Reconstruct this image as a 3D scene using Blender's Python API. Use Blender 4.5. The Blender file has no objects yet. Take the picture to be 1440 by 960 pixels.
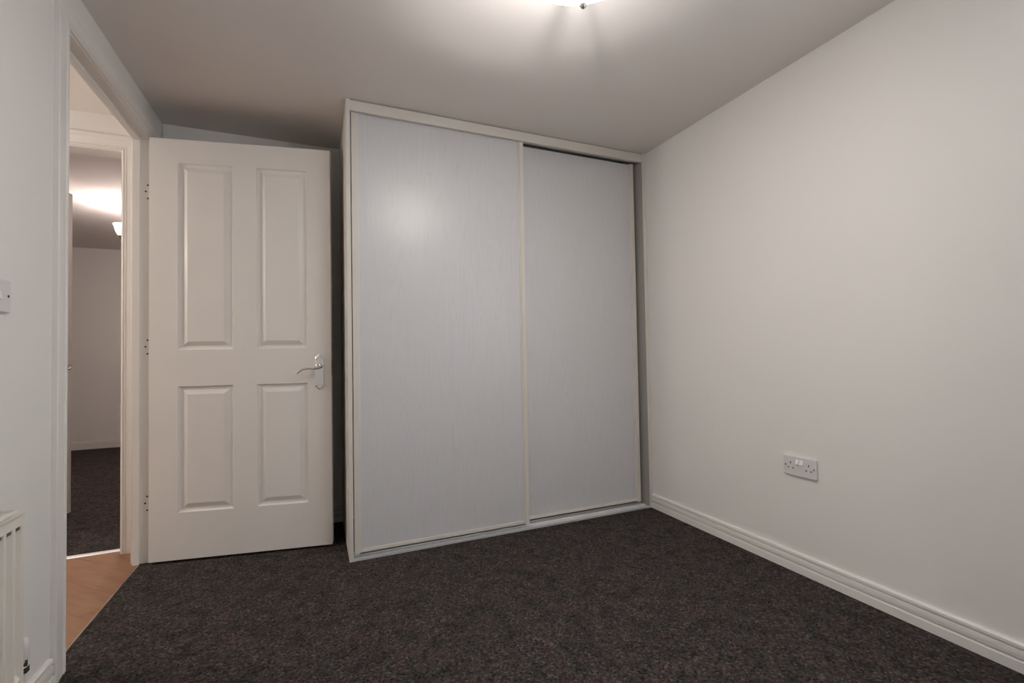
import bpy, bmesh, math, random
from mathutils import Vector, Matrix
random.seed(7)
S = bpy.context.scene
COL = S.collection

# ------------------------------------------------------------------ camera
cd = bpy.data.cameras.new('camera')
cam = bpy.data.objects.new('camera', cd); COL.objects.link(cam)
cd.sensor_width = 36.0
cd.lens = 36.0 * 650.285 / 1440.0
cd.clip_start = 0.02
R_ = Vector((0.92006809, -0.39136751, -0.01749831))
U_ = Vector((0.00630004, -0.02987903, 0.99953367))
F_ = Vector((0.39170783, 0.91974927, 0.02502511))
M = Matrix.Identity(4)
for i in range(3):
    M[i][0] = R_[i]; M[i][1] = U_[i]; M[i][2] = -F_[i]
M[0][3], M[1][3], M[2][3] = 0.718917, -2.270842, 0.947348
cam.matrix_world = M
S.camera = cam

# ------------------------------------------------------------------ world and exposure
w = bpy.data.worlds.new('world'); S.world = w; w.use_nodes = True
bgn = w.node_tree.nodes['Background']
bgn.inputs['Color'].default_value = (0.84, 0.90, 1.0, 1)
bgn.inputs['Strength'].default_value = 6.3
S.view_settings.view_transform = 'Standard'
S.view_settings.look = 'None'
S.view_settings.gamma = 1.0
S.view_settings.use_curve_mapping = False
S.view_settings.exposure = 0.0
BULB = 1450.0      # bedroom bulbs
BOWL = 33.5       # glow of the glass bowl
HALL = 108.0
FAR = 360.0
WARM = (1.0, 0.995, 0.98, 1)

# ------------------------------------------------------------------ materials
def mat(name, col=(.8, .8, .8), rough=.5, metal=0.0, spec=.5):
    m = bpy.data.materials.new(name); m.use_nodes = True
    b = m.node_tree.nodes['Principled BSDF']
    b.inputs['Base Color'].default_value = (*col, 1)
    b.inputs['Roughness'].default_value = rough
    b.inputs['Metallic'].default_value = metal
    b.inputs['Specular IOR Level'].default_value = spec
    return m
def N(m, t, **kw):
    n = m.node_tree.nodes.new(t)
    for k, v in kw.items():
        if hasattr(n, k): setattr(n, k, v)
        else: n.inputs[k].default_value = v
    return n
def L(m, a, b): m.node_tree.links.new(a, b)
def bsdf(m): return m.node_tree.nodes['Principled BSDF']
def coords(m, scale):
    tc = N(m, 'ShaderNodeTexCoord'); mp = N(m, 'ShaderNodeMapping')
    mp.inputs['Scale'].default_value = scale
    L(m, tc.outputs['Object'], mp.inputs['Vector'])
    return mp.outputs['Vector']
def add_bump(m, height, strength, dist):
    bp = N(m, 'ShaderNodeBump'); bp.inputs['Strength'].default_value = strength
    bp.inputs['Distance'].default_value = dist
    L(m, height, bp.inputs['Height']); L(m, bp.outputs['Normal'], bsdf(m).inputs['Normal'])
def paint(name, col, rough, bump=.08, scale=140, spec=.3):
    m = mat(name, col, rough, 0, spec)
    n = N(m, 'ShaderNodeTexNoise'); n.inputs['Scale'].default_value = scale; n.inputs['Detail'].default_value = 3
    L(m, coords(m, (1, 1, 1)), n.inputs['Vector'])
    add_bump(m, n.outputs['Fac'], bump, .002)
    return m
def ramp(m, fac, stops):
    r = N(m, 'ShaderNodeValToRGB')
    e = r.color_ramp.elements
    while len(e) < len(stops): e.new(.5)
    for el, (p, c) in zip(e, stops): el.position = p; el.color = (*c, 1)
    L(m, fac, r.inputs['Fac'])
    return r.outputs['Color']
def emit(name, col, s):
    m = bpy.data.materials.new(name); m.use_nodes = True
    t = m.node_tree; t.nodes.clear()
    e = t.nodes.new('ShaderNodeEmission'); o = t.nodes.new('ShaderNodeOutputMaterial')
    e.inputs['Color'].default_value = col; e.inputs['Strength'].default_value = s
    t.links.new(e.outputs[0], o.inputs['Surface'])
    return m

m_wall = paint('wall_paint', (.80, .78, .75), .85)
m_ceil = paint('ceiling_paint', (.80, .745, .71), .9)
m_gloss = paint('white_gloss_trim', (.80, .775, .745), .38, .03, 60, .45)
m_white = mat('white_plastic', (.70, .675, .67), .35)
m_dark = mat('dark_hole', (.03, .026, .024), .6)
m_chrome = mat('chrome', (.72, .72, .72), .16, 1.0)
m_steel = mat('dull_steel', (.55, .53, .5), .35, 1.0)
m_brass = mat('brass', (.45, .33, .2), .4, 1.0)
m_rad = mat('radiator_enamel', (.76, .72, .65), .42)
m_track = mat('track_aluminium', (.80, .80, .81), .32, .35)
m_cream = paint('cream_foil', (.70, .662, .605), .42, .05, 90)

# door: moulded white skin with a fine embossed grain
m_door = mat('moulded_door_skin', (.755, .725, .695), .42, 0, .45)
n = N(m_door, 'ShaderNodeTexNoise'); n.inputs['Scale'].default_value = 6; n.inputs['Detail'].default_value = 5
L(m_door, coords(m_door, (30, 30, 1.5)), n.inputs['Vector'])
add_bump(m_door, n.outputs['Fac'], .14, .002)

# wardrobe boards: pale ash-effect foil, vertical cathedral grain
m_board = mat('ash_effect_board', (.62, .61, .62), .325, 0, .45)
v = coords(m_board, (9, 9, .55))
n1 = N(m_board, 'ShaderNodeTexNoise'); n1.inputs['Scale'].default_value = 1.0; n1.inputs['Detail'].default_value = 2
L(m_board, v, n1.inputs['Vector'])
mlt = N(m_board, 'ShaderNodeMath', operation='MULTIPLY'); mlt.inputs[1].default_value = 26
L(m_board, n1.outputs['Fac'], mlt.inputs[0])
fr = N(m_board, 'ShaderNodeMath', operation='FRACT'); L(m_board, mlt.outputs[0], fr.inputs[0])
n2 = N(m_board, 'ShaderNodeTexNoise'); n2.inputs['Scale'].default_value = 1.0; n2.inputs['Detail'].default_value = 4
L(m_board, coords(m_board, (260, 260, 5)), n2.inputs['Vector'])
mx = N(m_board, 'ShaderNodeMath', operation='MULTIPLY'); L(m_board, fr.outputs[0], mx.inputs[0]); L(m_board, n2.outputs['Fac'], mx.inputs[1])
L(m_board, ramp(m_board, mx.outputs[0], [(.0, (.655, .645, .655)), (.35, (.64, .63, .64)), (.85, (.585, .575, .585))]), bsdf(m_board).inputs['Base Color'])
add_bump(m_board, mx.outputs[0], .10, .0015)

# carpet: charcoal loop pile with brown and grey flecks
m_carpet = mat('charcoal_loop_carpet', (.04, .036, .034), 1.0, 0, .1)
vc = coords(m_carpet, (1, 1, 1))
vo = N(m_carpet, 'ShaderNodeTexVoronoi'); vo.inputs['Scale'].default_value = 150; vo.inputs['Randomness'].default_value = .75
L(m_carpet, vc, vo.inputs['Vector'])
sepc = N(m_carpet, 'ShaderNodeSeparateColor'); L(m_carpet, vo.outputs['Color'], sepc.inputs[0])
cr = ramp(m_carpet, sepc.outputs[0], [(0, (.020, .016, .016)), (.35, (.046, .040, .037)), (.65, (.061, .048, .047)), (.9, (.078, .071, .066)), (1, (.110, .102, .096))])
nz = N(m_carpet, 'ShaderNodeTexNoise'); nz.inputs['Scale'].default_value = 14; nz.inputs['Detail'].default_value = 6
L(m_carpet, vc, nz.inputs['Vector'])
tint = ramp(m_carpet, nz.outputs['Fac'], [(.38, (.72, .74, .72)), (.5, (1, 1, 1)), (.62, (1.12, .98, .98))])
mm = N(m_carpet, 'ShaderNodeMix', data_type='RGBA', blend_type='MULTIPLY'); mm.inputs[0].default_value = 1
L(m_carpet, cr, mm.inputs[6]); L(m_carpet, tint, mm.inputs[7])
L(m_carpet, mm.outputs[2], bsdf(m_carpet).inputs['Base Color'])
inv = N(m_carpet, 'ShaderNodeMath', operation='SUBTRACT'); inv.inputs[0].default_value = 1; L(m_carpet, vo.outputs['Distance'], inv.inputs[1])
add_bump(m_carpet, inv.outputs[0], .9, .004)

# oak laminate
m_oak = mat('oak_laminate', (.4, .22, .12), .42, 0, .4)
no = N(m_oak, 'ShaderNodeTexNoise'); no.inputs['Scale'].default_value = 1; no.inputs['Detail'].default_value = 6; no.inputs['Distortion'].default_value = .6
L(m_oak, coords(m_oak, (4, 26, 26)), no.inputs['Vector'])
oi = N(m_oak, 'ShaderNodeObjectInfo')
ad = N(m_oak, 'ShaderNodeMath', operation='MULTIPLY_ADD'); ad.inputs[1].default_value = .22
L(m_oak, oi.outputs['Random'], ad.inputs[0]); L(m_oak, no.outputs['Fac'], ad.inputs[2])
L(m_oak, ramp(m_oak, ad.outputs[0], [(.35, (.20, .097, .053)), (.6, (.27, .138, .076)), (.9, (.32, .17, .10))]), bsdf(m_oak).inputs['Base Color'])

m_bulb = emit('bulb_glow', WARM, BULB)
m_hbulb = emit('hall_lamp_glow', (1, .92, .84, 1), HALL)
m_fbulb = emit('far_bulb_glow', (1, .90, .86, 1), FAR)
def glowglass(name, col, s):
    m = bpy.data.materials.new(name); m.use_nodes = True
    t = m.node_tree; t.nodes.clear()
    o = t.nodes.new('ShaderNodeOutputMaterial'); a = t.nodes.new('ShaderNodeAddShader')
    mx = t.nodes.new('ShaderNodeMixShader'); mx.inputs[0].default_value = .25
    d = t.nodes.new('ShaderNodeBsdfDiffuse'); d.inputs['Color'].default_value = (.85, .83, .8, 1)
    g = t.nodes.new('ShaderNodeBsdfGlossy'); g.inputs['Roughness'].default_value = .15; g.inputs['Color'].default_value = (.2, .2, .2, 1)
    e = t.nodes.new('ShaderNodeEmission'); e.inputs['Color'].default_value = col; e.inputs['Strength'].default_value = s
    t.links.new(d.outputs[0], mx.inputs[1]); t.links.new(g.outputs[0], mx.inputs[2])
    t.links.new(mx.outputs[0], a.inputs[0]); t.links.new(e.outputs[0], a.inputs[1]); t.links.new(a.outputs[0], o.inputs['Surface'])
    return m
m_bowl = glowglass('lit_frosted_bowl', (1, .965, .925, 1), BOWL)
m_shade = glowglass('lit_frosted_shade', (1, .84, .78, 1), 85.0)
m_glass = bpy.data.materials.new('fill_window_glass'); m_glass.use_nodes = True
t = m_glass.node_tree; t.nodes.clear()
o = t.nodes.new('ShaderNodeOutputMaterial'); mx = t.nodes.new('ShaderNodeMixShader'); mx.inputs[0].default_value = .08
tr = t.nodes.new('ShaderNodeBsdfTransparent'); gl = t.nodes.new('ShaderNodeBsdfGlossy'); gl.inputs['Roughness'].default_value = .02
t.links.new(tr.outputs[0], mx.inputs[1]); t.links.new(gl.outputs[0], mx.inputs[2]); t.links.new(mx.outputs[0], o.inputs['Surface'])

# ------------------------------------------------------------------ helpers
def B(): return bmesh.new()
def box(bm, x0, y0, z0, x1, y1, z1, bev=0.0):
    vs = [bm.verts.new((x, y, z)) for x in (x0, x1) for y in (y0, y1) for z in (z0, z1)]
    fs = [(0, 1, 3, 2), (4, 6, 7, 5), (0, 4, 5, 1), (2, 3, 7, 6), (0, 2, 6, 4), (1, 5, 7, 3)]
    faces = [bm.faces.new([vs[i] for i in f]) for f in fs]
    if bev:
        es = {e for f in faces for e in f.edges}
        bmesh.ops.bevel(bm, geom=list(es), offset=bev, segments=2, profile=.6, affect='EDGES')
def sweep(bm, A, Bl, cap=True):
    """skin between two matching open outlines (closed as a loop)"""
    a = [bm.verts.new(p) for p in A]; b = [bm.verts.new(p) for p in Bl]
    k = len(a)
    for i in range(k):
        j = (i + 1) % k
        bm.faces.new((a[i], a[j], b[j], b[i]))
    if cap:
        bm.faces.new(a[::-1]); bm.faces.new(b)
def lathe(bm, prof, c=(0, 0, 0), seg=40, close=False):
    rings = []
    for r, z in prof:
        if r < 1e-6: rings.append([bm.verts.new((c[0], c[1], c[2] + z))])
        else: rings.append([bm.verts.new((c[0] + r * math.cos(2 * math.pi * i / seg), c[1] + r * math.sin(2 * math.pi * i / seg), c[2] + z)) for i in range(seg)])
    pairs = list(zip(rings, rings[1:]))
    if close: pairs.append((rings[-1], rings[0]))
    for a, b in pairs:
        for i in range(seg):
            j = (i + 1) % seg
            q = [a[i % len(a)], a[j % len(a)], b[j % len(b)], b[i % len(b)]]
            u = []
            for x in q:
                if x not in u: u.append(x)
            if len(u) > 2: bm.faces.new(u)
def tube(bm, pts, rad, seg=10):
    pts = [Vector(p) for p in pts]
    rads = rad if isinstance(rad, (list, tuple)) else [rad] * len(pts)
    rings = []
    for i, p in enumerate(pts):
        d = (pts[min(i + 1, len(pts) - 1)] - pts[max(i - 1, 0)]).normalized()
        up = Vector((0, 0, 1)) if abs(d.z) < .9 else Vector((1, 0, 0))
        a = d.cross(up).normalized(); b = a.cross(d)
        rings.append([bm.verts.new(p + rads[i] * (a * math.cos(2 * math.pi * k / seg) + b * math.sin(2 * math.pi * k / seg))) for k in range(seg)])
    for a, b in zip(rings, rings[1:]):
        for k in range(seg): bm.faces.new((a[k], a[(k + 1) % seg], b[(k + 1) % seg], b[k]))
    bm.faces.new(rings[0][::-1]); bm.faces.new(rings[-1])
def smooth_pts(pts, n=6):
    P = [Vector(p) for p in pts]; P = [2 * P[0] - P[1]] + P + [2 * P[-1] - P[-2]]
    out = []
    for i in range(1, len(P) - 2):
        for k in range(n):
            t = k / n; a, b, c, d = P[i - 1:i + 3]
            out.append(.5 * ((2 * b) + (c - a) * t + (2 * a - 5 * b + 4 * c - d) * t * t + (3 * b - a - 3 * c + d) * t ** 3))
    out.append(P[-2]); return out
def obj(name, bm, m, parent=None, smooth=False, loc=None):
    bmesh.ops.recalc_face_normals(bm, faces=bm.faces)
    me = bpy.data.meshes.new(name); bm.to_mesh(me); bm.free()
    if m: me.materials.append(m)
    if smooth:
        for p in me.polygons: p.use_smooth = True
        me.set_sharp_from_angle(angle=math.radians(40))
    ob = bpy.data.objects.new(name, me); COL.objects.link(ob)
    if parent: ob.parent = parent
    if loc: ob.location = loc
    return ob
def tag(ob, label=None, cat=None, group=None, kind=None):
    if label: ob['label'] = label
    if cat: ob['category'] = cat
    if group: ob['group'] = group
    if kind: ob['kind'] = kind
    return ob
def empty(name, loc, rz=0.0):
    ob = bpy.data.objects.new(name, None); COL.objects.link(ob)
    ob.location = loc; ob.rotation_euler = (0, 0, rz); ob.empty_display_size = .1
    return ob
def struct(name, bm, m, label, cat, parent=None):
    return tag(obj(name, bm, m, parent), label, cat, kind='structure')

# ------------------------------------------------------------------ dimensions
XR, YB, ZC, YF = 2.600, 0.596, 2.1614, -2.95
YO0, YO1 = -0.399, 0.411          # lining faces of the doorway in the left wall
ZO = 1.996                        # underside of its head lining
WT = 0.062                        # left wall thickness
HX0, HY0 = -2.40, -1.9            # hall extents
EX0, EX1 = -0.945, -0.165         # far doorway, in X
RX0, RX1, RY1 = -2.6, 1.3, 4.09   # room beyond

# ------------------------------------------------------------------ setting
b = B(); box(b, -WT / 2 - .005, YF - .1, -.12, XR + .1, YB + .1, 0)
struct('floor', b, m_carpet, 'dark charcoal loop pile carpet covering the bedroom floor', 'floor')
b = B(); box(b, RX0 - .1, .655, -.12, RX1 + .1, RY1 + .1, -.0005)
struct('floor_beyond', b, m_carpet, 'dark carpet in the room beyond the hall, past a white threshold strip', 'floor')
b = B(); box(b, RX0 - .1, YF - .1, ZC, XR + .1, RY1 + .1, ZC + .1)
struct('ceiling', b, m_ceil, 'plain white painted ceiling over the bedroom and hall', 'ceiling')

b = B()
box(b, -WT, YF - .1, 0, 0, YO0 - .028, ZC); box(b, -WT, YO1 + .028, 0, 0, YB + .01, ZC)
box(b, -WT, YO0 - .028, ZO + .028, 0, YO1 + .028, ZC)
struct('wall_left', b, m_wall, 'white left wall with the open doorway, light switch and radiator', 'wall')
WY0, WY1, WZ0, WZ1 = -2.85, -1.90, .90, 1.90  # wall opening for the added fill window, out of view
b = B()
box(b, XR, WY1, 0, XR + .1, YB + .1, ZC); box(b, XR, YF - .1, 0, XR + .1, WY0, ZC)
box(b, XR, WY0, 0, XR + .1, WY1, WZ0); box(b, XR, WY0, WZ1, XR + .1, WY1, ZC)
struct('wall_right', b, m_wall, 'large bare white wall on the right with a double socket', 'wall')
b = B(); box(b, 0, YB, 0, XR + .1, .69, ZC)
struct('wall_back', b, m_wall, 'white end wall behind the open door and wardrobe', 'wall')
b = B(); box(b, 0, YF - .1, 0, XR, YF, ZC)
struct('wall_front', b, m_wall, 'plain white wall opposite the wardrobe', 'wall')
# hall
b = B(); box(b, HX0 - .1, HY0 - .1, 0, HX0, .69, ZC)
struct('wall_hall_left', b, m_wall, 'white side wall of the hall outside the bedroom', 'wall')
b = B(); box(b, HX0, HY0 - .1, 0, -WT, HY0, ZC)
struct('wall_hall_front', b, m_wall, 'white near end wall of the hall', 'wall')
b = B()
box(b, HX0, .59, 0, EX0 - .028, .69, ZC); box(b, EX1 + .028, .59, 0, 0, .69, ZC)
box(b, EX0 - .028, .59, 2.012, EX1 + .028, .69, ZC)
struct('wall_hall_back', b, m_wall, 'white hall end wall holding the second doorway', 'wall')
# room beyond
b = B(); box(b, RX0 - .1, RY1, 0, RX1 + .1, RY1 + .1, ZC)
struct('wall_beyond_back', b, m_wall, 'dim far wall of the room beyond the hall', 'wall')
b = B(); box(b, RX0 - .1, .59, 0, RX0, RY1, ZC)
box(b, RX0, .59, 0, HX0 - .1, .69, ZC)
struct('wall_beyond_left', b, m_wall, 'left wall of the room beyond the hall', 'wall')
b = B(); box(b, RX1, .69, 0, RX1 + .1, RY1, ZC)
struct('wall_beyond_right', b, m_wall, 'right wall of the room beyond the hall', 'wall')

# hall floor: diagonal oak planks, each its own piece
hf = empty('floor_hall', (-.6, -.6, 0))
tag(hf, 'brown oak laminate planks laid diagonally in the hall', 'floor', kind='structure')
sub = B(); box(sub, HX0 + .6, HY0 + .6, -.12, -WT / 2 - .006 + .6, .655 + .6, -.012)
obj('underlay', sub, m_dark, hf)
PW, PL, GAP = .147, .90, .0004
XB0, XB1, YB0, YB1 = HX0, -WT / 2 - .0055, HY0, .633
d = Vector((1, -1, 0)).normalized(); nn = Vector((1, 1, 0)).normalized()
org = Vector((-.134, -.001, 0))
def clip_poly(poly):
    for ax, lim, sgn in ((0, XB0, 1), (0, XB1, -1), (1, YB0, 1), (1, YB1, -1)):
        out = []
        for i, p in enumerate(poly):
            q = poly[(i + 1) % len(poly)]
            pin, qin = sgn * (p[ax] - lim) >= 0, sgn * (q[ax] - lim) >= 0
            if pin: out.append(p)
            if pin != qin: out.append(p + (q - p) * ((lim - p[ax]) / (q[ax] - p[ax])))
        poly = out
        if len(poly) < 3: return []
    return poly
zrot = math.radians(-45)
for k in range(-22, 6):
    off = (k * .41) % PL
    for j in range(-4, 4):
        s0 = j * PL + off + .06
        c = [org + d * (s0 + GAP) + nn * (k * PW + GAP), org + d * (s0 + PL - GAP) + nn * (k * PW + GAP),
             org + d * (s0 + PL - GAP) + nn * ((k + 1) * PW - GAP), org + d * (s0 + GAP) + nn * ((k + 1) * PW - GAP)]
        c = clip_poly(c)
        if not c: continue
        ctr = sum(c, Vector()) / len(c)
        rot = Matrix.Rotation(-zrot, 4, 'Z')
        loc = [rot @ (p - ctr) for p in c]
        b = B()
        top = [(p.x, p.y, 0) for p in loc]; bot = [(p.x, p.y, -.012) for p in loc]
        sweep(b, bot, top)
        pl = obj('plank', b, m_oak, hf)
        pl.location = ctr - Vector((-.6, -.6, 0)); pl.rotation_euler = (0, 0, zrot)

# skirting boards: torus profile (thickness out from wall, height)
SK = [(0, 0), (.016, 0), (.016, .030), (.0150, .0325), (.0045, .0340), (.0045, .0378), (.0125, .0390), (.0135, .050), (.0125, .0625),
      (.0035, .0640), (.0035, .0682), (.0120, .0694), (.0115, .078), (.0070, .083), (0, .083)]
def skirt(name, p0, p1, nrm, label):
    b = B(); p0, p1, nr = Vector(p0), Vector(p1), Vector(nrm)
    sweep(b, [p0 + nr * t_ + Vector((0, 0, z)) for t_, z in SK], [p1 + nr * t_ + Vector((0, 0, z)) for t_, z in SK])
    return struct(name, b, m_gloss, label, 'skirting board')
skirt('baseboard_right', (XR, YF, 0), (XR, .0, 0), (-1, 0, 0), 'long white grooved skirting board along the right wall')
skirt('baseboard_left', (0, YF, 0), (0, YO0 - .082, 0), (1, 0, 0), 'short white skirting board below the radiator, left of doorway')
skirt('baseboard_back', (0.0, YB, 0), (.857, YB, 0), (0, -1, 0), 'white skirting in the dark gap behind the open door')
skirt('baseboard_front', (.02, YF, 0), (XR - .02, YF, 0), (0, 1, 0), 'white skirting along the wall opposite the wardrobe')
skirt('baseboard_beyond', (RX0, RY1, 0), (RX1, RY1, 0), (0, -1, 0), 'white skirting on the far wall of the room beyond')

# door frames
ARC = [(0, 0), (0, .009), (.0035, .0115), (.0065, .0115), (.008, .009), (.0105, .009), (.0125, .0125), (.0165, .0125), (.0185, .0105),
       (.026, .0115), (.050, .0135), (.054, .0155), (.070, .0155), (.0715, .0135), (.0715, 0)]
def frame(name, label, fn, a0, a1, zt, depth, stop_at, stop_dir, parts=('room', 'hall'), stops=True):
    """fn(a, t, z) maps along-wall a, outward t (0 = first face, depth = second) and height to world"""
    root = empty(name, fn((a0 + a1) / 2, 0, 0)); tag(root, label, 'door frame', kind='structure')
    inv = Vector(root.location)
    def P(a, t_, z): return Vector(fn(a, t_, z)) - inv
    def bx(nm, a, b_, t0, t1, z0, z1, m=m_gloss):
        bm = B()
        q = [P(a, t0, z0), P(b_, t0, z0), P(b_, t1, z0), P(a, t1, z0)]
        q2 = [P(a, t0, z1), P(b_, t0, z1), P(b_, t1, z1), P(a, t1, z1)]
        sweep(bm, q, q2); return obj(nm, bm, m, root)
    bx('jamb', a0 - .0275, a0, -.001, depth + .001, 0, zt); bx('jamb', a1, a1 + .0275, -.001, depth + .001, 0, zt)
    bx('head', a0 - .0275, a1 + .0275, -.001, depth + .001, zt, zt + .0275)
    s0, s1 = stop_at, stop_at + stop_dir * .024
    if stops:
        bx('stop', a0, a0 + .014, s0, s1, 0, zt); bx('stop', a1 - .014, a1, s0, s1, 0, zt)
        bx('stop', a0 + .014, a1 - .014, s0, s1, zt - .013, zt)
    rv = .005
    for side in parts:
        sg, base = (-1, 0) if side == 'room' else (1, depth)
        for e, s in ((a0 - rv, -1), (a1 + rv, 1)):
            bm = B()
            sweep(bm, [P(e + s * w_, base + sg * t_, 0) for w_, t_ in ARC], [P(e + s * w_, base + sg * t_, zt + rv + w_) for w_, t_ in ARC])
            obj('architrave', bm, m_gloss, root)
        bm = B()
        sweep(bm, [P(a0 - rv - w_, base + sg * t_, zt + rv + w_) for w_, t_ in ARC], [P(a1 + rv + w_, base + sg * t_, zt + rv + w_) for w_, t_ in ARC])
        obj('architrave', bm, m_gloss, root)
    return root
tr1 = frame('trim_1', 'white gloss frame and architrave around the near open doorway', lambda a, t_, z: (-t_, a, z), YO0, YO1, ZO, WT, .037, 1)
tr2 = frame('trim_2', 'white frame with beaded architrave around the second doorway across the hall', lambda a, t_, z: (a, .59 + t_, z), EX0, EX1, 1.985, .10, .055, -1, stops=False)
# metal threshold strip
b = B()
pr = [(-.016, 0), (-.012, .004), (-.005, .0065), (.005, .0065), (.012, .004), (.016, 0)]
sweep(b, [(EX0 + .001, .645 + y, z) for y, z in pr], [(EX1 - .001, .645 + y, z) for y, z in pr])
struct('trim_3', b, m_track, 'silver threshold strip between oak hall floor and far carpet', 'threshold')
b = B()
pr = [(-.0022, -.001), (-.0016, .002), (.0016, .002), (.0022, -.001)]
sweep(b, [(-WT / 2 - .005 + x, YO0 + .014, z) for x, z in pr], [(-WT / 2 - .005 + x, YO1 - .0145, z) for x, z in pr])
struct('trim_4', b, m_steel, 'thin metal edging where the bedroom carpet meets the oak', 'threshold')

# unseen window added at the near end of the right wall for fill light
win = empty('fill_window_1', (XR + .05, WY1, WZ0), -math.pi / 2); tag(win, 'unseen white framed window added for fill light at the near end of the right wall', 'window', kind='structure')
b = B(); ww, wh = WY1 - WY0, WZ1 - WZ0
for q in ((0, 0, ww, .05), (0, wh - .05, ww, wh), (0, .05, .05, wh - .05), (ww - .05, .05, ww, wh - .05), (ww / 2 - .03, .05, ww / 2 + .03, wh - .05)):
    box(b, q[0], -.03, q[1], q[2], .03, q[3])
obj('fill_window_frame', b, m_gloss, win)
for x0, x1 in ((.05, ww / 2 - .03), (ww / 2 + .03, ww - .05)):
    b = B(); box(b, x0, -.003, .05, x1, .003, wh - .05); obj('fill_window_pane', b, m_glass, win)
b = B(); box(b, -.03, -.12, -.03, ww + .03, -.0505, -.002, .004); obj('fill_window_sill', b, m_gloss, win)

# ------------------------------------------------------------------ panelled doors
def panel_door(name, loc, rz, W, H, T, label, handle_side=1):
    """local x from hinge to free edge, y = 0 front face to T back face"""
    root = empty(name, loc, rz); tag(root, label, 'door', kind='structure')
    k = W / .7987
    xs = [0, .119 * k, .354 * k, .458 * k, .688 * k, W]
    zs = [0, .217, .806, .978, 1.868, H]
    b = B(); vv = {}
    def V(i, j, y):
        if (i, j, y) not in vv: vv[i, j, y] = b.verts.new((xs[i], y, zs[j]))
        return vv[i, j, y]
    holes = {(1, 1), (3, 1), (1, 3), (3, 3)}
    for i in range(5):
        for j in range(5):
            if (i, j) in holes: continue
            for y in (0, T): b.faces.new([V(i, j, y), V(i + 1, j, y), V(i + 1, j + 1, y), V(i, j + 1, y)])
    for i in range(5):
        for j in (0, 5): b.faces.new([V(i, j, 0), V(i + 1, j, 0), V(i + 1, j, T), V(i, j, T)])
    for j in range(5):
        for i in (0, 5): b.faces.new([V(i, j, 0), V(i, j + 1, 0), V(i, j + 1, T), V(i, j, T)])
    leaf = obj('leaf', b, m_door, root)
    prof = [(0, 0), (.002, .0045), (.006, .0088), (.012, .0105), (.0185, .0103), (.0195, .0095), (.037, .0016), (.0395, .0006)]
    for (i, j) in sorted(holes):
        b = B()
        for y0, s in ((0, 1), (T, -1)):
            prev = None
            for ins, dep in prof:
                r = [b.verts.new((x, y0 + s * dep, z)) for x, z in ((xs[i] + ins, zs[j] + ins), (xs[i + 1] - ins, zs[j] + ins), (xs[i + 1] - ins, zs[j + 1] - ins), (xs[i] + ins, zs[j + 1] - ins))]
                if prev:
                    for q in range(4): b.faces.new((prev[q], prev[(q + 1) % 4], r[(q + 1) % 4], r[q]))
                prev = r
            b.faces.new(prev)
        obj('door_panel', b, m_door, leaf)
    return root
GAPZ = .012
ANG = -0.17984
HX, HY = 0.0067, 0.3713
DW = .7987
door = panel_door('door_1', (HX, HY, GAPZ), ANG, DW, 1.981, .040, 'white four panel door with chrome lever, standing open beside the wardrobe')
def door_handle(root, ux, zz, side, T, mirror=1):
    """lever set on the door; side -1 = front face (y=0), 1 = back face (y=T)"""
    y0 = 0 if side < 0 else T
    Y = lambda d_: y0 + side * d_
    out = [(-.022, -.098), (-.022, .041), (-.019, .046), (-.010, .054), (-.005, .0585), (0, .060), (.005, .0585), (.010, .054), (.019, .046), (.022, .041), (.022, -.098), (.019, -.103), (.007, -.114), (0, -.118), (-.007, -.114), (-.019, -.103)]
    b = B()
    ring = lambda s_, d_: [b.verts.new((ux + x * s_, Y(d_), zz - .029 + (z + .029) * (1 - (1 - s_) * .28))) for x, z in out]
    r0, r1, r2 = ring(1, 0), ring(1, .004), ring(.80, .0075)
    for a_, c_ in ((r0, r1), (r1, r2)):
        for i in range(len(out)): b.faces.new((a_[i], a_[(i + 1) % len(out)], c_[(i + 1) % len(out)], c_[i]))
    b.faces.new(r2); b.faces.new(r0)
    h = obj('handle', b, m_chrome, root)
    b = B()
    for sx, sz in ((-.0105, .036), (.0105, .036), (-.009, -.098), (.009, -.098)):
        tube(b, [(ux + sx, Y(.007), zz + sz), (ux + sx, Y(.0085), zz + sz)], .0032, 10)
    tag(obj('screw', b, m_steel, h), 'dull screw heads in the back plate', kind='stuff')
    b = B()
    tube(b, [(ux, Y(.007), zz), (ux, Y(.012), zz), (ux, Y(.030), zz)], [.0125, .011, .0095], 20)
    p = smooth_pts([(ux + .004, Y(.038), zz + .003), (ux - .008 * mirror, Y(.044), zz - .008), (ux - .022 * mirror, Y(.047), zz - .0125), (ux - .038 * mirror, Y(.047), zz - .0115),
                    (ux - .055 * mirror, Y(.047), zz - .0115), (ux - .073 * mirror, Y(.046), zz - .016), (ux - .086 * mirror, Y(.045), zz - .024), (ux - .098 * mirror, Y(.044), zz - .034)], 5)
    nP = len(p)
    tube(b, p, [.0108 - .0055 * min(1, i / (nP * .28)) - .0012 * i / nP for i in range(nP)], 12)
    lathe(b, [(0, .0), (.011, .0005), (.0125, .004), (.0125, .012), (.009, .0155), (0, .0165)], (0, 0, 0), 20)
    # turn the knob of the lever to face out of the door
    n_ = 20 * 4 + 2
    b.verts.ensure_lookup_table()
    for v_ in list(b.verts)[-n_:]:
        x, y, z = v_.co; v_.co = (ux + x, Y(.028 + z), zz + y)
    obj('lever', b, m_chrome, h, True)
    return h
tag(door_handle(door, .745, .900 - GAPZ, -1, .04), 'chrome lever handle on a shaped back plate')
door_handle(door, .745, .900 - GAPZ, 1, .04)
b = B(); box(b, DW - .0005, .009, .84, DW + .0012, .031, .92); tag(obj('latch_plate', b, m_brass, door), 'brass latch plate on the door edge')
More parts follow.
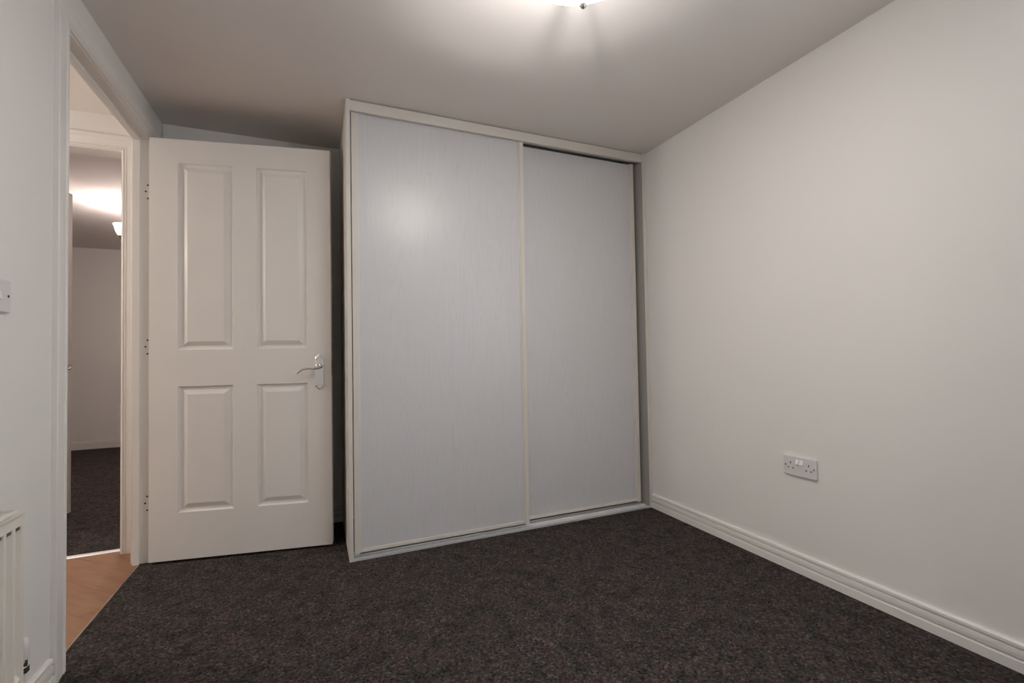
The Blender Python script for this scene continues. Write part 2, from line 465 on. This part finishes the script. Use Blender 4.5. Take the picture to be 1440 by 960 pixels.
# hinges: cream painted leaves on the jamb with dark screw heads, knuckle at the pivot
for zc in (1.742, 1.004, .273):
    b = B(); box(b, -.037, YO1 - .0018, zc - .045, .001, YO1 + .0004, zc + .045)
    tube(b, [(.0045, YO1 - .002, zc - .045), (.0045, YO1 - .002, zc + .045)], .0045, 12)
    hg = obj('hinge', b, m_gloss, tr1); hg.location = -Vector(tr1.location)
    for x, dz in ((-.0085, .034), (-.0165, .003), (-.0085, -.030)):
        b = B(); tube(b, [(x, YO1 - .0012, zc + dz), (x, YO1 - .0025, zc + dz)], .0042, 12)
        obj('screw', b, m_dark, hg)

a2 = math.atan2(.79, .265)
d2 = panel_door('door_2', (EX0 + .012, .700, .012), a2, .80, 1.981, .040, 'white door of the room beyond, seen edge on at the frame')
tag(door_handle(d2, .745, .900, -1, .04), 'chrome lever handle seen end on')
door_handle(d2, .745, .900, 1, .04)

# ------------------------------------------------------------------ wardrobe
wd = empty('wardrobe', (.858, 0, 0))
tag(wd, 'tall built-in wardrobe with two pale wood grain sliding doors up to the ceiling', 'wardrobe')
OX = .858
def wbox(nm, x0, y0, z0, x1, y1, z1, m, parent=wd, bev=.0008):
    b = B(); box(b, x0 - OX, y0, z0, x1 - OX, y1, z1, bev); return obj(nm, b, m, parent)
m_side = m_cream
tag(wbox('side_panel', .858, .0, .0, .8765, YB, ZC, m_side), 'outer side panel with a pale cut edge')
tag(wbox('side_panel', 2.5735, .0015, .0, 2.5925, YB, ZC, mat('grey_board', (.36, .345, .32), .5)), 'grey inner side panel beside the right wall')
wbox('edge_strip', 2.5730, .0, .0, 2.5925, .0014, ZC, m_side, bev=0)
wbox('filler_strip', 2.5925, .001, 0, XR, .02, ZC, m_side)
tag(wbox('fascia', .8765, .003, 2.107, 2.5735, .021, 2.157, m_cream), 'cream pelmet strip below the ceiling')
b = B(); box(b, .8765 - OX, .021, 2.134, 2.5735 - OX, .110, ZC); box(b, .8765 - OX, .050, 2.121, 2.5735 - OX, .056, 2.136)
obj('head_track', b, mat('head_track_grey', (.6, .6, .57), .5), wd)
def sliding(x0, x1, y, z0, z1, label):
    T = .016
    d_ = wbox('sliding_door', x0 + .020, y + .004, z0 + .010, x1 - .020, y + .004 + T, z1 - .004, m_board)
    tag(d_, label)
    for a, s in ((x0, 1), (x1, -1)):
        lo, hi = sorted((a, a + s * .0235)); l2, h2 = sorted((a + s * .0225, a + s * .0315))
        b = B(); box(b, lo - OX, y - .004, z0, hi - OX, y + .026, z1, .0025); box(b, l2 - OX, y + .0005, z0 + .003, h2 - OX, y + .022, z1, .002)
        obj('stile', b, m_cream, d_)
    b = B(); box(b, x0 + .0318 - OX, y - .001, z0 + .004, x1 - .0318 - OX, y + .0235, z0 + .0215, .003)
    obj('bottom_rail', b, m_cream, d_)
    return d_
sliding(.8815, 1.780, .022, .023, 2.125, 'left sliding door, in front')
sliding(1.742, 2.5555, .064, .024, 2.114, 'right sliding door, on the rear track')
b = B()
box(b, .8765 - OX, .002, .0, 2.5735 - OX, .098, .006)
for y0, y1, z1 in ((.002, .008, .011), (.0485, .0545, .011), (.092, .098, .011)): box(b, .8765 - OX, y0, .004, 2.5735 - OX, y1, z1, .001)
tag(obj('floor_track', b, m_track, wd), 'white aluminium twin floor track')

# ------------------------------------------------------------------ double socket on the right wall
sk = empty('double_socket', (XR, -.939, .447), -math.pi / 2)      # local x runs along the wall towards the camera, -y into the room
tag(sk, 'white double power socket with two rockers, low on the right wall', 'socket')
b = B(); box(b, -.072, -.0095, -.041, .072, 0, .041, .003); obj('faceplate', b, m_white, sk)
m_rock = mat('rocker_white', (.84, .82, .80), .3)
for x in (-.0085, .0085):
    b = B(); sweep(b, [(x - .0065, -.009, .008), (x - .0065, -.0105, .029), (x - .0065, -.016, .010)], [(x + .0065, -.009, .008), (x + .0065, -.0105, .029), (x + .0065, -.016, .010)])
    obj('rocker_switch', b, m_rock, sk)
for cx in (-.0395, .0395):
    for dx, dz, w_, h_ in ((0, .012, .0042, .0085), (-.0105, -.0095, .0068, .0045), (.0105, -.0095, .0068, .0045)):
        b = B(); box(b, cx + dx - w_ / 2, -.0098, dz - h_ / 2, cx + dx + w_ / 2, -.008, dz + h_ / 2); obj('pin_hole', b, m_dark, sk)
for x in (-.0615, .0615):
    b = B(); tube(b, [(x, -.009, 0), (x, -.0102, 0)], .0036, 14); obj('screw', b, mat('screw_grey', (.2, .18, .17), .4, .6), sk)

# light switch on the left wall
sw = empty('light_switch', (0, -.739, 1.112), math.pi / 2)         # local x along +Y, -y into the room
tag(sw, 'white light switch on the left wall, cut off by the left edge', 'switch')
b = B(); box(b, -.043, -.0095, -.041, .043, 0, .041, .003); obj('faceplate', b, m_white, sw)
b = B(); sweep(b, [(-.010, -.009, -.011), (-.010, -.0100, .011), (-.010, -.0128, -.010)], [(.002, -.009, -.011), (.002, -.0100, .011), (.002, -.0128, -.010)])
obj('rocker_switch', b, m_rock, sw)
for x in (-.031, .031):
    b = B(); tube(b, [(x, -.009, 0), (x, -.0102, 0)], .0034, 14); obj('screw', b, m_dark, sw)

# ------------------------------------------------------------------ radiator on the left wall
RYE, RLEN, RZ0, RZ1 = -.828, 1.0, .165, .603
rad = empty('radiator', (0, RYE, 0)); tag(rad, 'white panel radiator on the left wall, cut off by the left edge', 'radiator')
XF = .096
b = B()    # front panel: fluted sheet
y = 0.0; ptsy = [(0, 0)]
pit = .0333; nfl = int((RLEN - .02) / pit)
zf0, zf1 = .225, .572
def rv(x, y_, z): return b.verts.new((x, y_, z))
def quad(*p): b.faces.new([rv(*q) for q in p])
y_c = 0.0
edges = [0.0]
fl = []
for i in range(nfl):
    a = -.012 - i * pit; fl.append((a, a - .024))
ycur = 0.0
for a, c in fl:
    quad((XF, ycur, RZ0), (XF, a, RZ0), (XF, a, RZ1 - .008), (XF, ycur, RZ1 - .008))
    D = .0115; i0, i1 = a - .005, c + .005
    quad((XF, a, RZ0), (XF, c, RZ0), (XF, c, zf0), (XF, a, zf0)); quad((XF, a, zf1), (XF, c, zf1), (XF, c, RZ1 - .008), (XF, a, RZ1 - .008))
    quad((XF, a, zf0), (XF, a, zf1), (XF - D, i0, zf1 - .009), (XF - D, i0, zf0 + .012))
    quad((XF, c, zf0), (XF, c, zf1), (XF - D, i1, zf1 - .009), (XF - D, i1, zf0 + .012))
    quad((XF - D, i0, zf0 + .012), (XF - D, i1, zf0 + .012), (XF - D, i1, zf1 - .009), (XF - D, i0, zf1 - .009))
    quad((XF, a, zf0), (XF, c, zf0), (XF - D, i1, zf0 + .012), (XF - D, i0, zf0 + .012))
    ycur = c
quad((XF, ycur, RZ0), (XF, -RLEN, RZ0), (XF, -RLEN, RZ1 - .008), (XF, ycur, RZ1 - .008))
bmesh.ops.remove_doubles(b, verts=b.verts, dist=1e-5)
box(b, XF - .012, -RLEN, RZ1 - .009, XF, 0, RZ1 - .006)          # rolled top seam of the panel
front = obj('front_panel', b, m_rad, rad)
shade_box = None
for a, c in fl:                        # dark box put in as the shade under every flute head
    if shade_box is None:
        b = B(); box(b, -.004, -.0095, -.0085, .0055, .0095, -.0005); shade_box = obj('flute_shade', b, mat('flute_shade_grey', (.11, .105, .10), .7), front)
        o = shade_box
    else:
        o = shade_box.copy(); COL.objects.link(o); o.parent = front
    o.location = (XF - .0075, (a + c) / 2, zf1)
b = B(); box(b, .030, -RLEN, RZ0, .042, 0, RZ1 - .006, .002); obj('rear_panel', b, m_rad, rad)
b = B(); box(b, .028, -.0012, RZ0 + .01, XF - .0012, .0004, RZ1 - .012); obj('side_panel', b, m_rad, rad)
b = B(); box(b, .028, -RLEN, RZ0 + .01, XF - .0012, -RLEN + .0012, RZ1 - .012); obj('side_panel', b, m_rad, rad)
b = B()    # top grille frame with cross bars
box(b, .028, -RLEN, RZ1 - .002, .036, .0, RZ1 + .004, .001); box(b, XF - .014, -RLEN, RZ1 - .002, XF - .006, .0, RZ1 + .004, .001)
box(b, .036, -.004, RZ1 - .002, XF - .014, 0, RZ1 + .004)
box(b, .036, -RLEN, RZ1 - .002, XF - .014, -RLEN + .006, RZ1 + .004)
k = -.085
while k > -RLEN + .03:
    box(b, .036, k - .004, RZ1 - .001, XF - .014, k, RZ1 + .003); k -= .085
obj('top_grille', b, m_rad, rad)
b = B()
k = -.012
while k > -RLEN + .02:
    box(b, .044, k - .0008, RZ0 + .04, XF - .012, k, RZ1 - .025); k -= .025
tag(obj('convector_fins', b, m_rad, rad), 'thin metal fins inside the radiator', kind='stuff')
b = B()
tube(b, [(.066, -.002, .232), (.066, .034, .232)], .007, 14)
tube(b, [(.066, .034, .232), (.066, .048, .232)], .0125, 6)
tube(b, [(.066, .048, .232), (.066, .064, .232)], .008, 14)
tube(b, [(.066, .064, .200), (.066, .064, .214)], .0125, 6)
tube(b, [(.066, .064, .214), (.066, .064, .244)], .0095, 14)
valve = obj('valve', b, m_chrome, rad, True)
b = B(); lathe(b, [(0, .0), (.0125, 0), (.0135, .006), (.0135, .034), (.011, .046), (.006, .052), (0, .053)], (.066, .064, .232), 20)
obj('valve_cap', b, m_white, valve, True)
b = B(); tube(b, [(.066, .064, .0), (.066, .064, .200)], .0075, 14); obj('pipe', b, m_rad, rad, True)
for y_ in (-.22, -RLEN + .25):
    b = B(); box(b, .0005, y_ - .03, .24, .0295, y_, .55); obj('wall_bracket', b, m_rad, rad)

# ------------------------------------------------------------------ ceiling light of the bedroom
LX, LY = 1.386, -1.232
cl = empty('ceiling_light', (LX, LY, ZC)); tag(cl, 'frosted glass bowl light hanging close to the bedroom ceiling', 'lamp')
ZR, BR, BD = -.136, .195, .077      # rim height below ceiling, bowl radius, bowl depth
b = B(); CR = (BR * BR + BD * BD) / (2 * BD); am = math.asin(BR / CR)
prof = [(CR * math.sin(am * a / 14), ZR - BD + CR * (1 - math.cos(am * a / 14))) for a in range(15)]
inner = [(r * .985, z + .004 if r < BR * .98 else z + .001) for r, z in reversed(prof)]
lathe(b, [(0, ZR - BD - .070), (.006, ZR - BD - .069), (.010, ZR - BD - .055), (.016, ZR - BD - .025), (.028, ZR - BD - .008), (.045, ZR - BD + .002)] + [q for q in prof if q[0] > .06], (0, 0, 0), 48); gb = obj('glass_bowl', b, m_bowl, cl, True)
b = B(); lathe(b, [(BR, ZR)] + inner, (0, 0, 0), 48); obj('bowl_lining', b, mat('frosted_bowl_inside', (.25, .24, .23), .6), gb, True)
b = B(); zb = ZR - BD - .069
lathe(b, [(0, zb + .002), (.004, zb + .002), (.004, zb + .001), (.009, zb), (.0095, zb - .004), (.006, zb - .010), (.0035, zb - .0125), (0, zb - .013)], (0, 0, 0), 18)
tag(obj('finial', b, m_steel, cl, True), 'small metal finial under the bowl')
b = B(); lathe(b, [(0, -.022), (.045, -.020), (.055, -.010), (.055, 0), (0, 0)], (0, 0, 0), 32); obj('ceiling_plate', b, m_steel, cl, True)
b = B(); tube(b, [(0, 0, -.02), (0, 0, ZR - BD + .004)], .005, 12); obj('stem', b, m_steel, cl, True)
for a in (60, 180, 300):
    ca, sa = math.cos(math.radians(a)), math.sin(math.radians(a))
    b = B(); tube(b, smooth_pts([(.05 * ca, .05 * sa, -.012), (.12 * ca, .12 * sa, -.028), (.178 * ca, .178 * sa, -.080), (.186 * ca, .186 * sa, ZR - .004)], 4), .0075, 8)
    obj('bowl_arm', b, m_steel, cl, True)
for a, o_, dz in ((8, .056, .041), (190, .062, .041)):
    ca, sa = math.cos(math.radians(a)), math.sin(math.radians(a))
    b = B(); tube(b, [(q * ca, q * sa, ZR - dz) for q in (o_ - .020, o_ - .016, o_ - .006, o_ + .008, o_ + .018, o_ + .023)], [.004, .006, .007, .006, .004, .0015], 12)
    obj('bulb', b, m_bulb, cl, True)
    b = B(); tube(b, [(.004 * ca, .004 * sa, ZR - dz), ((o_ - .018) * ca, (o_ - .018) * sa, ZR - dz)], .005, 10); obj('lamp_holder', b, m_steel, cl, True)

# hall ceiling light
hl = empty('hall_light', (-1.45, .18, ZC)); tag(hl, 'round globe pendant light in the hall outside the bedroom', 'lamp')
b = B(); lathe(b, [(0, 0), (.05, 0), (.045, -.025), (0, -.03)], (0, 0, 0), 24); obj('ceiling_rose', b, m_white, hl, True)
b = B(); tube(b, [(0, 0, -.02), (0, 0, -.33)], .004, 8); obj('cord', b, m_white, hl, True)
b = B(); lathe(b, [(0, -.325), (.03, -.328), (.06, -.34), (.085, -.37), (.095, -.41), (.085, -.45), (.06, -.485), (.03, -.502), (0, -.506)], (0, 0, 0), 28); obj('globe', b, m_hbulb, hl, True)

# pendant in the room beyond
FX, FY = -.44, 2.25
pf = empty('chandelier', (FX, FY, ZC)); tag(pf, 'ceiling fitting with upturned bell glass shades in the room beyond', 'lamp')
b = B(); lathe(b, [(0, -.03), (.04, -.026), (.06, 0), (0, 0)], (0, 0, 0), 24); lathe(b, [(.012, -.03), (.012, -.30), (.025, -.33), (.02, -.37), (0, -.385)], (0, 0, 0), 16)
obj('stem', b, m_white, pf, True)
for a in (193, 313, 73):
    ca, sa = math.cos(math.radians(a)), math.sin(math.radians(a)); Rr = .222
    b = B(); tube(b, smooth_pts([(.015 * ca, .015 * sa, -.32), (.10 * ca, .10 * sa, -.345), (.18 * ca, .18 * sa, -.335), (Rr * ca, Rr * sa, -.30), (Rr * ca, Rr * sa, -.272)], 5), .0055, 10)
    arm = obj('arm', b, m_white, pf, True)
    c = (Rr * ca, Rr * sa, 0)
    b = B(); lathe(b, [(0, -.275), (.016, -.273), (.021, -.255), (.024, -.247), (0, -.247)], c, 18); obj('cup', b, m_brass, arm, True)
    b = B(); lathe(b, [(.018, -.249), (.028, -.240), (.038, -.220), (.045, -.195), (.052, -.170), (.057, -.165), (.056, -.163), (.050, -.170), (.043, -.195), (.036, -.219), (.026, -.238), (.018, -.245)], c, 28)
    obj('glass_shade', b, m_shade, arm, True)
    b = B(); lathe(b, [(0, -.235), (.012, -.228), (.020, -.212), (.018, -.198), (.009, -.188), (0, -.186)], c, 12); obj('bulb', b, m_fbulb, arm, True)
